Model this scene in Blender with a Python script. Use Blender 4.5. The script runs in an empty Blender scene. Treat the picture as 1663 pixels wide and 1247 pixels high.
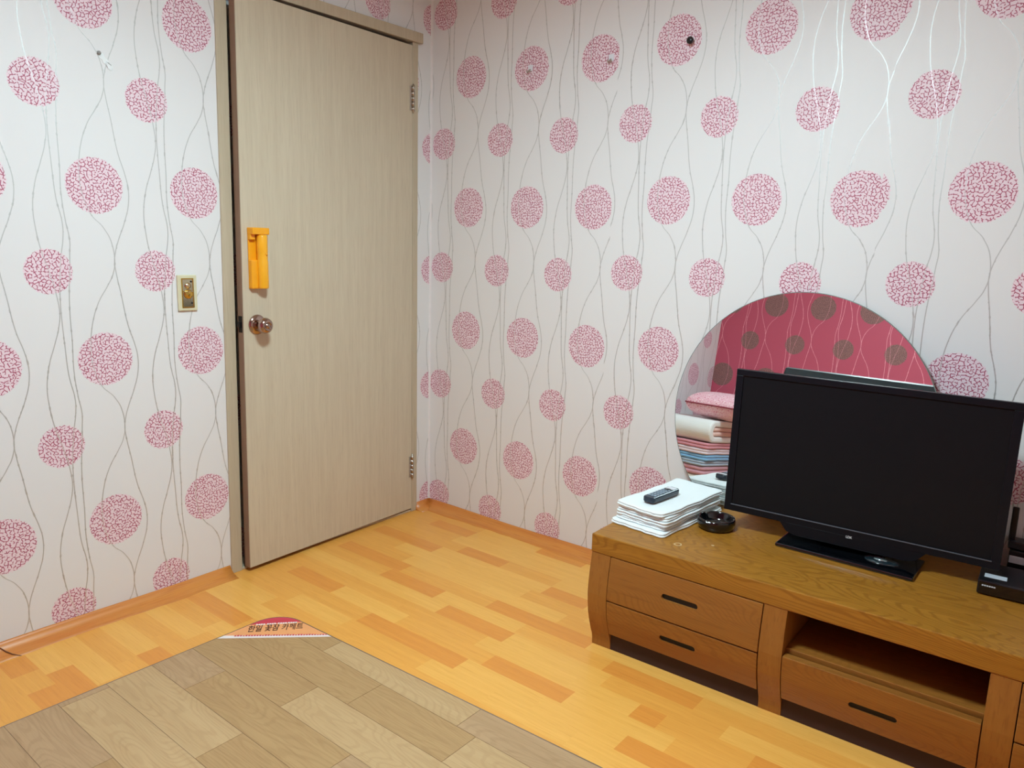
import bpy, bmesh, math, random
from mathutils import Matrix, Vector, Euler
random.seed(7)
S = bpy.context.scene
COL = S.collection
R = math.radians

# ------------------------------------------------------------------ camera
YAW, PITCH, ROLL, FPX = -0.673078, 0.181360, -0.026974, 1228.763
CAMPOS = Vector((2.46778, -2.47703, 1.23904))
fwd = Vector((math.sin(YAW) * math.cos(PITCH), math.cos(YAW) * math.cos(PITCH), -math.sin(PITCH)))
right0 = Vector((math.cos(YAW), -math.sin(YAW), 0))
down0 = fwd.cross(right0)
rgt = right0 * math.cos(ROLL) + down0 * math.sin(ROLL)
dwn = -right0 * math.sin(ROLL) + down0 * math.cos(ROLL)
cd = bpy.data.cameras.new('camera'); cam = bpy.data.objects.new('camera', cd); COL.objects.link(cam)
cd.sensor_width = 36; cd.sensor_fit = 'HORIZONTAL'; cd.lens = FPX / 1663 * 36; cd.clip_start = 0.02
M3 = Matrix((rgt, -dwn, -fwd)).transposed()
cam.matrix_world = Matrix.Translation(CAMPOS) @ M3.to_4x4()
S.camera = cam

# ------------------------------------------------------------------ world, view
w = bpy.data.worlds.new('world'); S.world = w; w.use_nodes = True
w.node_tree.nodes['Background'].inputs[0].default_value = (0.9, 0.95, 1, 1)
w.node_tree.nodes['Background'].inputs[1].default_value = 0.05
S.view_settings.view_transform = 'Standard'; S.view_settings.look = 'None'
S.view_settings.gamma = 1; S.view_settings.use_curve_mapping = False
S.view_settings.exposure = 0.0
LAMP_POS = (1.45, -1.48, 2.32); LAMP_STRENGTH = 121.0; LAMP_COL = (0.755, 1.0, 1.07)
S.cycles.max_bounces = 7; S.cycles.diffuse_bounces = 5; S.cycles.glossy_bounces = 4; S.cycles.transmission_bounces = 2

# ------------------------------------------------------------------ helpers
def lin(r, g, b):
    f = lambda c: (c / 255 / 12.92) if c / 255 <= .04045 else ((c / 255 + .055) / 1.055) ** 2.4
    return (f(r), f(g), f(b), 1)

class G:
    """tiny node-graph helper"""
    def __init__(s, name):
        s.m = bpy.data.materials.new(name); s.m.use_nodes = True; s.t = s.m.node_tree
        s.b = s.t.nodes['Principled BSDF']
    def n(s, typ, **kw):
        nd = s.t.nodes.new(typ)
        for k, v in kw.items(): setattr(nd, k, v)
        return nd
    def put(s, sock, v):
        if isinstance(v, bpy.types.NodeSocket): s.t.links.new(v, sock)
        elif v is not None: sock.default_value = v
    def math(s, op, a, b=None, c=None):
        nd = s.n('ShaderNodeMath', operation=op)
        s.put(nd.inputs[0], a); s.put(nd.inputs[1], b); s.put(nd.inputs[2], c)
        return nd.outputs[0]
    def add(s, a, b): return s.math('ADD', a, b)
    def sub(s, a, b): return s.math('SUBTRACT', a, b)
    def mul(s, a, b): return s.math('MULTIPLY', a, b)
    def mx(s, a, b): return s.math('MAXIMUM', a, b)
    def ramp(s, x, lo, hi, to0=0.0, to1=1.0):          # smooth remap
        nd = s.n('ShaderNodeMapRange', interpolation_type='SMOOTHSTEP')
        s.put(nd.inputs[0], x); s.put(nd.inputs[1], lo); s.put(nd.inputs[2], hi); s.put(nd.inputs[3], to0); s.put(nd.inputs[4], to1)
        return nd.outputs[0]
    def mix(s, f, a, b):
        nd = s.n('ShaderNodeMix', data_type='RGBA')
        s.put(nd.inputs[0], f); s.put(nd.inputs[6], a); s.put(nd.inputs[7], b)
        return nd.outputs[2]
    def coord(s, kind='Object'):
        return s.n('ShaderNodeTexCoord').outputs[kind]
    def pos(s): return s.n('ShaderNodeNewGeometry').outputs['Position']
    def rnd(s): return s.n('ShaderNodeObjectInfo').outputs['Random']
    def sep(s, v):
        nd = s.n('ShaderNodeSeparateXYZ'); s.put(nd.inputs[0], v); return nd.outputs
    def comb(s, x, y, z=0.0):
        nd = s.n('ShaderNodeCombineXYZ'); s.put(nd.inputs[0], x); s.put(nd.inputs[1], y); s.put(nd.inputs[2], z); return nd.outputs[0]
    def scale(s, v, sc):
        nd = s.n('ShaderNodeVectorMath', operation='MULTIPLY'); s.put(nd.inputs[0], v); s.put(nd.inputs[1], sc); return nd.outputs[0]
    def noise(s, v, sc, detail=2.0, rough=.5, dim='3D'):
        nd = s.n('ShaderNodeTexNoise', noise_dimensions=dim); s.put(nd.inputs['Vector'], v); s.put(nd.inputs['Scale'], sc)
        s.put(nd.inputs['Detail'], detail); s.put(nd.inputs['Roughness'], rough); return nd.outputs['Fac']
    def bump(s, h, strength=.2, dist=.001):
        nd = s.n('ShaderNodeBump'); s.put(nd.inputs['Height'], h); s.put(nd.inputs['Strength'], strength); s.put(nd.inputs['Distance'], dist)
        s.t.links.new(nd.outputs[0], s.b.inputs['Normal'])
    def set(s, **kw):
        for k, v in kw.items(): s.put(s.b.inputs[k.replace('_', ' ')], v)
        return s

def plain(name, col, rough=.5, metal=0.0, var=.06, nscale=40, bump=0.0, **kw):
    """simple procedural material: noise-varied colour, optional fine relief"""
    g = G(name); c = g.coord()
    nz = g.noise(c, nscale, 3)
    dark = tuple(max(0, x * (1 - var)) for x in col[:3]) + (1,); lite = tuple(min(1, x * (1 + var)) for x in col[:3]) + (1,)
    g.set(Base_Color=g.mix(nz, dark, lite), Roughness=rough, Metallic=metal)
    if bump: g.bump(nz, bump, .002)
    for k, v in kw.items(): g.put(g.b.inputs[k.replace('_', ' ')], v)
    return g.m

def mesh_obj(name, verts, faces, mat=None, parent=None, smooth=False, loc=None):
    me = bpy.data.meshes.new(name); me.from_pydata([tuple(v) for v in verts], [], faces)
    bm = bmesh.new(); bm.from_mesh(me); bmesh.ops.recalc_face_normals(bm, faces=bm.faces[:]); bm.to_mesh(me); bm.free()
    return link(name, me, mat, parent, smooth, loc)

def link(name, me, mat=None, parent=None, smooth=False, loc=None):
    if mat:
        me.materials.clear(); me.materials.append(mat)
    if smooth:
        for p in me.polygons: p.use_smooth = True
    o = bpy.data.objects.new(name, me); COL.objects.link(o)
    if parent: o.parent = parent
    if loc: o.location = loc
    return o

def bm_obj(name, bm, mat=None, parent=None, smooth=False, loc=None):
    bmesh.ops.recalc_face_normals(bm, faces=bm.faces[:])
    me = bpy.data.meshes.new(name); bm.to_mesh(me); bm.free()
    return link(name, me, mat, parent, smooth, loc)

def add_box(bm, lo, hi, bevel=0.0, seg=2):
    vs = [bm.verts.new((x, y, z)) for x in (lo[0], hi[0]) for y in (lo[1], hi[1]) for z in (lo[2], hi[2])]
    F = [(0, 1, 3, 2), (4, 6, 7, 5), (0, 4, 5, 1), (2, 3, 7, 6), (0, 2, 6, 4), (1, 5, 7, 3)]
    fs = [bm.faces.new([vs[i] for i in f]) for f in F]
    bmesh.ops.recalc_face_normals(bm, faces=fs)
    if bevel:
        es = list({e for f in fs for e in f.edges})
        bmesh.ops.bevel(bm, geom=es, offset=bevel, segments=seg, affect='EDGES', profile=.5)

def box(name, lo, hi, mat, parent=None, bevel=0.0, seg=2, smooth=False):
    bm = bmesh.new(); add_box(bm, lo, hi, bevel, seg)
    return bm_obj(name, bm, mat, parent, smooth)

def boxes(name, lst, mat, parent=None, bevel=0.0):
    bm = bmesh.new()
    for lo, hi in lst: add_box(bm, lo, hi, bevel)
    return bm_obj(name, bm, mat, parent)

def add_lathe(bm, prof, n=32, mtx=None):
    """prof: (radius, height) pairs about local z"""
    rings = []
    for r, z in prof:
        if r < 1e-6: rings.append([bm.verts.new((0, 0, z))])
        else: rings.append([bm.verts.new((r * math.cos(2 * math.pi * i / n), r * math.sin(2 * math.pi * i / n), z)) for i in range(n)])
    for a, b in zip(rings, rings[1:]):
        for i in range(n):
            j = (i + 1) % n
            if len(a) == 1 and len(b) == 1: continue
            if len(a) == 1: bm.faces.new((a[0], b[i], b[j]))
            elif len(b) == 1: bm.faces.new((a[i], b[0], a[j]))
            else: bm.faces.new((a[i], b[i], b[j], a[j]))
    if mtx is not None:
        bmesh.ops.transform(bm, matrix=mtx, verts=[v for r in rings for v in r])

def lathe(name, prof, mat, parent=None, n=32, mtx=None, smooth=True, loc=None):
    bm = bmesh.new(); add_lathe(bm, prof, n, mtx)
    return bm_obj(name, bm, mat, parent, smooth, loc)

def add_tube(bm, pts, r, n=8):
    pts = [Vector(p) for p in pts]; rings = []
    for i, p in enumerate(pts):
        d = (pts[min(i + 1, len(pts) - 1)] - pts[max(i - 1, 0)]).normalized()
        a = d.orthogonal().normalized(); b = d.cross(a)
        if rings:                                    # keep frame steady
            a = (pa - d * pa.dot(d)).normalized(); b = d.cross(a)
        pa = a
        rr = r[i] if isinstance(r, (list, tuple)) else r
        rings.append([bm.verts.new(p + (a * math.cos(2 * math.pi * k / n) + b * math.sin(2 * math.pi * k / n)) * rr) for k in range(n)])
    for x, y in zip(rings, rings[1:]):
        for k in range(n): bm.faces.new((x[k], x[(k + 1) % n], y[(k + 1) % n], y[k]))
    bm.faces.new(rings[0][::-1]); bm.faces.new(rings[-1])

def tube(name, pts, r, mat, parent=None, n=8):
    bm = bmesh.new(); add_tube(bm, pts, r, n); return bm_obj(name, bm, mat, parent, True)

def prism(name, poly, lo, hi, mat, parent=None, axis='z', bevel=0.0):
    """polygon of 2D points extruded along an axis (x: poly is (y,z); z: poly is (x,y))"""
    bm = bmesh.new()
    P = (lambda a, b, t: (t, a, b)) if axis == 'x' else (lambda a, b, t: (a, b, t)) if axis == 'z' else (lambda a, b, t: (a, t, b))
    A = [bm.verts.new(P(a, b, lo)) for a, b in poly]; B = [bm.verts.new(P(a, b, hi)) for a, b in poly]
    n = len(poly)
    bm.faces.new(A[::-1]); bm.faces.new(B)
    for i in range(n): bm.faces.new((A[i], A[(i + 1) % n], B[(i + 1) % n], B[i]))
    bmesh.ops.recalc_face_normals(bm, faces=bm.faces[:])
    if bevel: bmesh.ops.bevel(bm, geom=bm.edges[:], offset=bevel, segments=2, affect='EDGES', profile=.5)
    return bm_obj(name, bm, mat, parent)

def boolean_cut(o, cutters):
    for c in cutters:
        md = o.modifiers.new('cut', 'BOOLEAN'); md.operation = 'DIFFERENCE'; md.object = c; md.solver = 'EXACT'
    bpy.context.view_layer.update()
    me = bpy.data.meshes.new_from_object(o.evaluated_get(bpy.context.evaluated_depsgraph_get()))
    o.modifiers.clear(); o.data = me
    for c in cutters: bpy.data.objects.remove(c)

def capsule_pts(cx, cz, L, h, n=8):
    r = h / 2; p = []
    for i in range(n + 1):
        a = -math.pi / 2 + math.pi * i / n; p.append((cx + L / 2 - r + r * math.cos(a), cz + r * math.sin(a)))
    for i in range(n + 1):
        a = math.pi / 2 + math.pi * i / n; p.append((cx - L / 2 + r + r * math.cos(a), cz + r * math.sin(a)))
    return p

def rrect(w, d, r, n=6, e=8):
    """rounded rectangle outline with normals, centred"""
    out = []
    for k, (sx, sy) in enumerate(((1, 1), (-1, 1), (-1, -1), (1, -1))):
        cx, cy = sx * (w / 2 - r), sy * (d / 2 - r)
        arc = []
        for i in range(n + 1):
            a = k * math.pi / 2 + math.pi / 2 * i / n
            arc.append((cx + r * math.cos(a), cy + r * math.sin(a), math.cos(a), math.sin(a)))
        if out:
            p, q = out[-1], arc[0]
            for i in range(1, e): out.append((p[0] + (q[0] - p[0]) * i / e, p[1] + (q[1] - p[1]) * i / e, q[2], q[3]))
        out += arc
    p, q = out[-1], out[0]
    for i in range(1, e): out.append((p[0] + (q[0] - p[0]) * i / e, p[1] + (q[1] - p[1]) * i / e, q[2], q[3]))
    return out

def soft_slab(bm, w, d, h, z0=0.0, rc=.015, amp=.002, seed=0, off=(0, 0), edge=.003, droop=0.0, amp0=None, wseed=1):
    """a folded layer of cloth: rounded slab with slightly wavy top, bottom and rim"""
    rnd = random.Random(seed); ph = [rnd.uniform(0, 6.28) for _ in range(6)]
    rw = random.Random(wseed); pw_ = [rw.uniform(0, 6.28) for _ in range(3)]
    amp0 = amp if amp0 is None else amp0
    ol = rrect(w, d, rc); r = h / 2; rings = []
    def wave(x, y, f=1.0): return (amp0 + (amp - amp0) * f) * (math.sin(28 * x + pw_[0]) + math.sin(15 * y + pw_[1]) + .6 * math.sin(40 * (x + y) + pw_[2]))
    def edgew(x, y): return edge * (math.sin(22 * x / w + ph[3]) + math.sin(17 * y / d + ph[4]))
    def ring(inset, f, z):
        rg = []
        for x, y, nx, ny in ol:
            i2 = inset - edgew(x, y)
            X, Y = (x - nx * i2) * f, (y - ny * i2) * f
            q = max(abs(X) / (w / 2), abs(Y) / (d / 2))
            rg.append(bm.verts.new((X + off[0], Y + off[1], z0 + z + wave(X, Y, z / h) - droop * max(0, q - .7) ** 2 * 10)))
        return rg
    ct = bm.verts.new((off[0], off[1], z0 + h + wave(0, 0)))
    for f in (.35, .65, .88): rings.append(ring(r, f, h))
    for k in range(7):
        a = math.pi * k / 6; rings.append(ring(r * (1 - math.sin(a)), 1, r + r * math.cos(a)))
    for f in (.88, .65, .35): rings.append(ring(r, f, 0))
    cb = bm.verts.new((off[0], off[1], z0 + wave(0, 0, 0)))
    n = len(ol)
    for i in range(n):
        j = (i + 1) % n
        bm.faces.new((ct, rings[0][i], rings[0][j])); bm.faces.new((cb, rings[-1][j], rings[-1][i]))
        for a, b in zip(rings, rings[1:]): bm.faces.new((a[i], b[i], b[j], a[j]))

def clip_poly(poly, a, b, c):
    """keep the side a*x+b*y<=c of a convex polygon"""
    out = []
    for i in range(len(poly)):
        p, q = poly[i], poly[(i + 1) % len(poly)]
        dp, dq = a * p[0] + b * p[1] - c, a * q[0] + b * q[1] - c
        if dp <= 0: out.append(p)
        if dp * dq < 0:
            t = dp / (dp - dq); out.append((p[0] + (q[0] - p[0]) * t, p[1] + (q[1] - p[1]) * t))
    return out

def text_obj(name, body, sx, sy, mat, parent, mtx, extrude=.0003, shear=0.0):
    c = bpy.data.curves.new('t', 'FONT'); c.body = body; c.extrude = 0; c.shear = shear; c.offset = .016
    c.align_x = 'CENTER'
    o = bpy.data.objects.new('t', c); COL.objects.link(o); bpy.context.view_layer.update()
    me = bpy.data.meshes.new_from_object(o.evaluated_get(bpy.context.evaluated_depsgraph_get()))
    bpy.data.objects.remove(o)
    me.transform(Matrix.Diagonal((sx, sy, 1, 1))); me.transform(mtx)
    return link(name, me, mat, parent)

def empty(name, loc=(0, 0, 0), rot=(0, 0, 0)):
    o = bpy.data.objects.new(name, None); COL.objects.link(o); o.location = loc; o.rotation_euler = rot
    o.empty_display_size = .05
    return o

def tag(o, label, cat, group=None):
    o['label'] = label; o['category'] = cat
    if group: o['group'] = group
    return o

def struct(o, label=None):
    o['kind'] = 'structure'
    if label: o['label'] = label
    return o

# ------------------------------------------------------------------ wallpaper
PV = 0.53
VINE_A = [(0, -.5), (.1, -.36), (.16, -.2), (.24, .24), (.33, .49), (.43, .55), (.5, .46), (.56, .27), (.68, -.17), (.8, -.41), (.89, -.49)]
VINE_B = [(0, 1.2), (.08, 1.19), (.2, .99), (.3, .74), (.37, .6), (.43, .54), (.5, .58), (.61, .70), (.8, .89), (.93, 1.12)]
VINE_1 = [(0, 0.02), (.13, .25), (.24, .33), (.31, .25), (.41, .02), (.54, -.3), (.66, -.43), (.77, -.38), (.88, -.24)]
VINE_2 = [(0, .48), (.13, .40), (.24, .39), (.41, .44), (.59, .52), (.75, .72), (.83, .68), (.9, .58)]
VINE_3 = [(0, .88), (.07, .82), (.22, .76), (.41, .77), (.57, .75), (.72, .85), (.83, .97), (.9, .93)]

def wallpaper(name, comp, sign, a0, z0, dx, sx, sz, tilt, base, pale, ink, vine, strips=(), scale=1.0, vine_metal=.6):
    g = G(name); P = PV * scale; RB, RS = .083 * scale, .066 * scale
    xyz = g.sep(g.coord('Object'))
    u = g.mul(xyz[comp], sign); z = xyz[2]
    a = g.add(u, g.mul(z, tilt)); b = g.sub(z, g.mul(u, tilt))
    lx = lz = 0.0
    for (edge, ox, oz) in strips:                       # paper strips hung with a small offset to each other
        m = g.math('GREATER_THAN', u, edge)
        a = g.sub(a, g.mul(m, ox - lx)); b = g.sub(b, g.mul(m, oz - lz)); lx, lz = ox, oz
    def cell(v, o, p):
        return g.mul(g.sub(g.math('FRACT', g.add(g.math('DIVIDE', g.sub(v, o), p), .5)), .5), p)
    fa, fb = cell(a, a0, dx), cell(b, z0, P)
    ga, gb = cell(a, a0 + sx, dx), cell(b, z0 + sz, P)
    pv = g.comb(a, b)
    nzz = g.noise(pv, 160 / scale, 0, dim='2D')
    jit = g.mul(g.sub(nzz, .5), .008)
    rad = lambda p, q: g.math('SQRT', g.add(g.mul(p, p), g.mul(q, q)))
    db = g.ramp(g.add(rad(fa, fb), jit), RB - .001, RB + .001, 1, 0)
    ds = g.ramp(g.add(rad(ga, gb), jit), RS - .001, RS + .001, 1, 0)
    dot = g.mx(db, ds)
    # short wriggly strokes inside the balls
    vo = g.n('ShaderNodeTexVoronoi', feature='DISTANCE_TO_EDGE', voronoi_dimensions='2D')
    g.put(vo.inputs['Vector'], pv); g.put(vo.inputs['Scale'], 94 / scale); g.put(vo.inputs['Randomness'], 1.0)
    stroke = g.ramp(vo.outputs['Distance'], .07, .15, 1, 0)
    gap = g.ramp(nzz, .36, .44, 0, 1)
    ink_m = g.mul(g.mul(stroke, gap), dot)
    # vines
    tb = g.math('FRACT', g.math('DIVIDE', g.sub(z0, b), P))
    ts = g.math('FRACT', g.math('DIVIDE', g.sub(z0 + sz, b), P))
    width = g.add(.0014 * scale, g.mul(g.ramp(g.noise(pv, 60 / scale, 1, dim='2D'), .58, .75), .0012))
    vm = None
    for pts, t, q, rr in ((VINE_A, tb, fa, RB), (VINE_B, tb, fa, RB), (VINE_1, ts, ga, RS), (VINE_2, ts, ga, RS), (VINE_3, ts, ga, RS)):
        fc = g.n('ShaderNodeFloatCurve'); cv = fc.mapping.curves[0]
        full = [(x - 1, y) for x, y in pts if x - 1 > -.25] + pts + [(x + 1, y) for x, y in pts if x + 1 < 1.25]
        full = [((x + .25) / 1.5, .5 + y / 3) for x, y in full]
        cv.points[0].location = full[0]; cv.points[1].location = full[-1]
        for x, y in full[1:-1]: cv.points.new(x, y)
        fc.mapping.update()
        g.put(fc.inputs['Value'], g.math('DIVIDE', g.add(t, .25), 1.5))
        cx = g.mul(g.sub(fc.outputs[0], .5), 3 * rr)
        d = g.math('ABSOLUTE', g.sub(q, cx))
        mk = g.ramp(g.sub(d, width), -.0006, .0006, 1, 0)
        vm = mk if vm is None else g.mx(vm, mk)
    # base paper with a faint cloudy tone
    col = g.mix(dot, base, pale)
    col = g.mix(g.mul(vm, g.sub(1.0, g.mul(dot, .45))), col, vine)
    col = g.mix(g.mul(ink_m, g.sub(1, g.mul(vm, .6))), col, ink)
    g.set(Base_Color=col, Roughness=.5, Metallic=g.mul(vm, vine_metal), Specular_IOR_Level=.45)
    return g.m

WP = dict(base=lin(228, 227, 227), pale=lin(236, 214, 222), ink=lin(166, 62, 94), vine=lin(194, 194, 192))
M_wallA = wallpaper('paper_pink_balls_left', 1, 1.0, -1.123, 1.9054, .3178, -.1451 + .3178, -.2572, -.0052, **WP)
M_wallB = wallpaper('paper_pink_balls_back', 0, 1.0, .2165, 1.9245, .3178, .1671, -.2605, -.0075,
                    strips=((.943, -.0062, .0226), (1.87, -.0051, .0376)), **WP)
M_wallR = wallpaper('paper_pink_balls_right', 1, -1.0, .1, 1.90, .3178, .16, -.26, 0, **WP)
M_wallF = wallpaper('paper_crimson', 0, -1.0, -.405, 1.447, .334, .158, -.275, 0, base=lin(194, 82, 104), pale=lin(152, 106, 102),
                    ink=lin(112, 74, 74), vine=lin(240, 160, 172), scale=1.04, vine_metal=.3)

# ------------------------------------------------------------------ other materials
M_ceil = plain('ceiling_paint', lin(232, 230, 226), .8)

def wood(name, c1, c2, c3, axis=0, stretch=14.0, fine=90.0, rough=.4, flame=0.0, spec=.5, obj_rand=False, world=False, marks=None):
    g = G(name); co = g.pos() if world else g.coord()
    x = g.sep(co); comps = [x[0], x[1], x[2]]
    if obj_rand:
        rr = g.mul(g.rnd(), 37.0); comps = [g.add(c, rr) for c in comps]
    sc = [1.0 if i == axis else stretch for i in range(3)]
    v = g.comb(*[g.mul(c, s) for c, s in zip(comps, sc)])
    n1 = g.noise(v, 2.2, 3, .6)
    v2 = g.comb(*[g.mul(c, 1.0 if i == axis else 22) for i, c in enumerate(comps)])
    n2 = g.noise(v2, fine / 12, 2, .7)
    col = g.mix(g.ramp(n1, .3, .72), c1, c2)
    col = g.mix(g.mul(g.ramp(n2, .5, .72), .55), col, c3)
    if flame:
        wv = g.n('ShaderNodeTexWave', wave_type='RINGS', rings_direction='Y' if axis == 0 else 'X')
        vv = g.comb(*[g.mul(c, .22 if i == axis else 1.0) for i, c in enumerate(comps)])
        nv = g.n('ShaderNodeVectorMath', operation='ADD'); nz = g.n('ShaderNodeTexNoise'); g.put(nz.inputs['Vector'], vv); nz.inputs['Scale'].default_value = 5
        g.put(nv.inputs[0], vv); g.put(nv.inputs[1], g.scale(nz.outputs['Color'], (.35, .35, .35)))
        g.put(wv.inputs['Vector'], nv.outputs[0]); wv.inputs['Scale'].default_value = 46; wv.inputs['Distortion'].default_value = 1.5
        col = g.mix(g.mul(g.ramp(wv.outputs['Fac'], .55, .95), flame), col, c3)
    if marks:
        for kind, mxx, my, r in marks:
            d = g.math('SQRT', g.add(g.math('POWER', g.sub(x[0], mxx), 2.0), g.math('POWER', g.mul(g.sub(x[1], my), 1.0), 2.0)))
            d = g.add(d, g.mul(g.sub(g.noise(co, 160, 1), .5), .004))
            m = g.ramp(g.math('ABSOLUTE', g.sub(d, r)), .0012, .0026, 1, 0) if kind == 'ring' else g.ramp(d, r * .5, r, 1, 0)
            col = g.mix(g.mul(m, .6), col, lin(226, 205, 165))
    g.set(Base_Color=col, Roughness=rough, Specular_IOR_Level=spec)
    return g.m

FL = dict(axis=0, stretch=26.0, fine=130, rough=.32, obj_rand=True, world=True, spec=.4)
M_pl = [wood('floor_strip_pale', lin(234, 172, 82), lin(240, 180, 90), lin(224, 156, 68), **FL),
        wood('floor_strip_honey', lin(229, 160, 72), lin(235, 168, 78), lin(218, 146, 62), **FL),
        wood('floor_strip_orange', lin(222, 144, 62), lin(228, 151, 66), lin(212, 132, 54), **FL)]
M_floor_edge = wood('floor_vinyl_upturn', lin(206, 124, 54), lin(214, 140, 64), lin(190, 104, 42), axis=0, stretch=20, rough=.35, world=True)
M_floor_edge2 = wood('floor_vinyl_upturn_left', lin(206, 124, 54), lin(214, 140, 64), lin(190, 104, 42), axis=1, stretch=20, rough=.35, world=True)
M_slab = plain('floor_screed', lin(150, 110, 70), .8)
MT = dict(axis=0, stretch=16.0, fine=110, rough=.5, obj_rand=True, world=True, flame=.28, spec=.3)
M_mp = [wood('mat_plank_tan', lin(190, 156, 112), lin(196, 163, 119), lin(172, 137, 95), **MT),
        wood('mat_plank_brown', lin(176, 140, 96), lin(183, 148, 102), lin(156, 119, 78), **MT),
        wood('mat_plank_grey_brown', lin(178, 144, 106), lin(186, 152, 114), lin(158, 124, 88), **MT)]
M_mat_side = plain('mat_felt_back', lin(150, 126, 104), .9)
M_mat_edge = plain('mat_edge_binding', lin(128, 106, 92), .7, bump=.2)
CW = (lin(146, 92, 35), lin(155, 101, 41), lin(124, 74, 28))
M_cab = wood('cabinet_oak', *CW, axis=0, stretch=18, rough=.38, flame=.35)
M_cab_v = wood('cabinet_oak_upright', *CW, axis=2, stretch=18, rough=.38)
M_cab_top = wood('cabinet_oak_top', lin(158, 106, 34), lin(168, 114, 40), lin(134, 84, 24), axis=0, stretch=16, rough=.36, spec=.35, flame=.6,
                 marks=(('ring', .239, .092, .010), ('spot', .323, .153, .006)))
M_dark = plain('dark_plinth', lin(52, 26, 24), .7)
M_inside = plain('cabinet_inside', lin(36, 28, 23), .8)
M_slot = plain('slot_black', lin(18, 14, 12), .6)
M_door = wood('door_laminate', lin(198, 184, 160), lin(205, 192, 168), lin(186, 170, 146), axis=2, stretch=22, fine=110, rough=.45)
M_frame = wood('door_frame_laminate', lin(188, 173, 148), lin(195, 181, 156), lin(176, 160, 136), axis=2, stretch=22, rough=.5)
M_dooredge = wood('door_edge', lin(138, 110, 90), lin(148, 120, 98), lin(124, 96, 78), axis=2, stretch=22, rough=.6)
M_chrome = plain('worn_bronze_chrome', lin(176, 152, 140), .12, 1.0)
M_steel = plain('brushed_steel', lin(190, 182, 172), .3, 1.0)
M_blackmetal = plain('blackened_latch', lin(40, 38, 38), .4, .6)
M_orange = plain('orange_plastic', lin(244, 166, 24), .35, Subsurface_Weight=.05)
M_orange2 = plain('orange_plastic_torch', lin(248, 176, 36), .28)
M_ivory = plain('ivory_plastic', lin(214, 208, 176), .4)
M_gold = plain('gold_plated', lin(214, 178, 90), .18, 1.0)
M_goldp = plain('pale_gold', lin(224, 214, 180), .15, 1.0)
M_white = plain('white_plastic', lin(226, 226, 232), .35)
M_black = plain('black_plastic', lin(16, 18, 22), .3)
M_blackg = plain('black_gloss', lin(8, 10, 14), .06, Coat_Weight=.6)
M_screen = plain('screen_glass', lin(24, 25, 28), .3, Specular_IOR_Level=.12)
M_bezel = plain('tv_bezel', lin(17, 21, 27), .3, Specular_IOR_Level=.2)
M_tvback = plain('tv_back_shell', lin(38, 50, 56), .35)
M_silver = plain('silver_plastic', lin(206, 216, 226), .35, .1)
M_print = plain('print_white', lin(225, 225, 225), .5)
M_mirror = plain('mirror_silvering', (.88, .9, .89, 1), .004, 1.0, var=0.0)
M_mback = wood('mirror_backing', lin(150, 110, 78), lin(164, 122, 88), lin(126, 90, 62), axis=0, rough=.6)
M_glassedge = plain('mirror_edge', lin(120, 132, 126), .2)
M_key = plain('remote_keys', lin(150, 165, 180), .4)
M_remote = plain('remote_body', lin(34, 44, 58), .3)

def cloth(name, col, rough=.9, var=.05, nscale=500, bump=.5):
    g = G(name); c = g.coord(); nz = g.noise(c, nscale, 2); big = g.noise(c, 12, 3)
    d = tuple(x * (1 - var) for x in col[:3]) + (1,)
    g.set(Base_Color=g.mix(big, d, col), Roughness=rough, Sheen_Weight=.25, Specular_IOR_Level=.2)
    g.bump(g.add(nz, g.mul(big, 2)), bump, .0012)
    return g.m
M_towel = cloth('towel_terry', lin(240, 246, 247))
def floral(name, base, ink, ink2, sc=60):
    g = G(name); c = g.coord()
    v = g.n('ShaderNodeTexVoronoi', feature='F1'); g.put(v.inputs['Vector'], c); v.inputs['Scale'].default_value = sc
    m = g.ramp(v.outputs['Distance'], .18, .34, 1, 0); s = g.ramp(g.noise(c, sc * 1.6, 2), .52, .6)
    col = g.mix(m, base, ink); col = g.mix(g.mul(s, .7), col, ink2)
    g.set(Base_Color=col, Roughness=.85, Sheen_Weight=.2); g.bump(g.noise(c, 300, 2), .3, .001)
    return g.m
M_pillow = floral('pillow_floral', lin(238, 178, 190), lin(206, 92, 116), lin(252, 226, 226), 72)

# ================================================================== ROOM
RX, RY, RH = 3.40, -3.03, 2.32
bm = bmesh.new()
T = .10
for lo, hi in (((-T, RY - T, -.05), (0, -1.010, RH)), ((-T, -.100, -.05), (0, T, RH)), ((-T, -1.010, 2.088), (0, -.100, RH)), ((-T - .02, -1.03, -.05), (-T, -.08, 2.11))):
    add_box(bm, lo, hi)
struct(bm_obj('wall_left', bm, M_wallA), 'pale wallpapered wall with pink ball flowers around the door')
struct(box('wall_back', (-T, 0, -.05), (RX + T, T, RH), M_wallB), 'pale wallpapered wall with pink ball flowers behind the television')
struct(box('wall_front', (-T, RY - T, -.05), (RX + T, RY, RH), M_wallF), 'crimson wallpapered wall with brown balls seen in the mirror')
struct(box('wall_right', (RX, RY - T, -.05), (RX + T, T, RH), M_wallR))
struct(box('ceiling', (-T, RY - T, RH), (RX + T, T, RH + .08), M_ceil))

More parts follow.
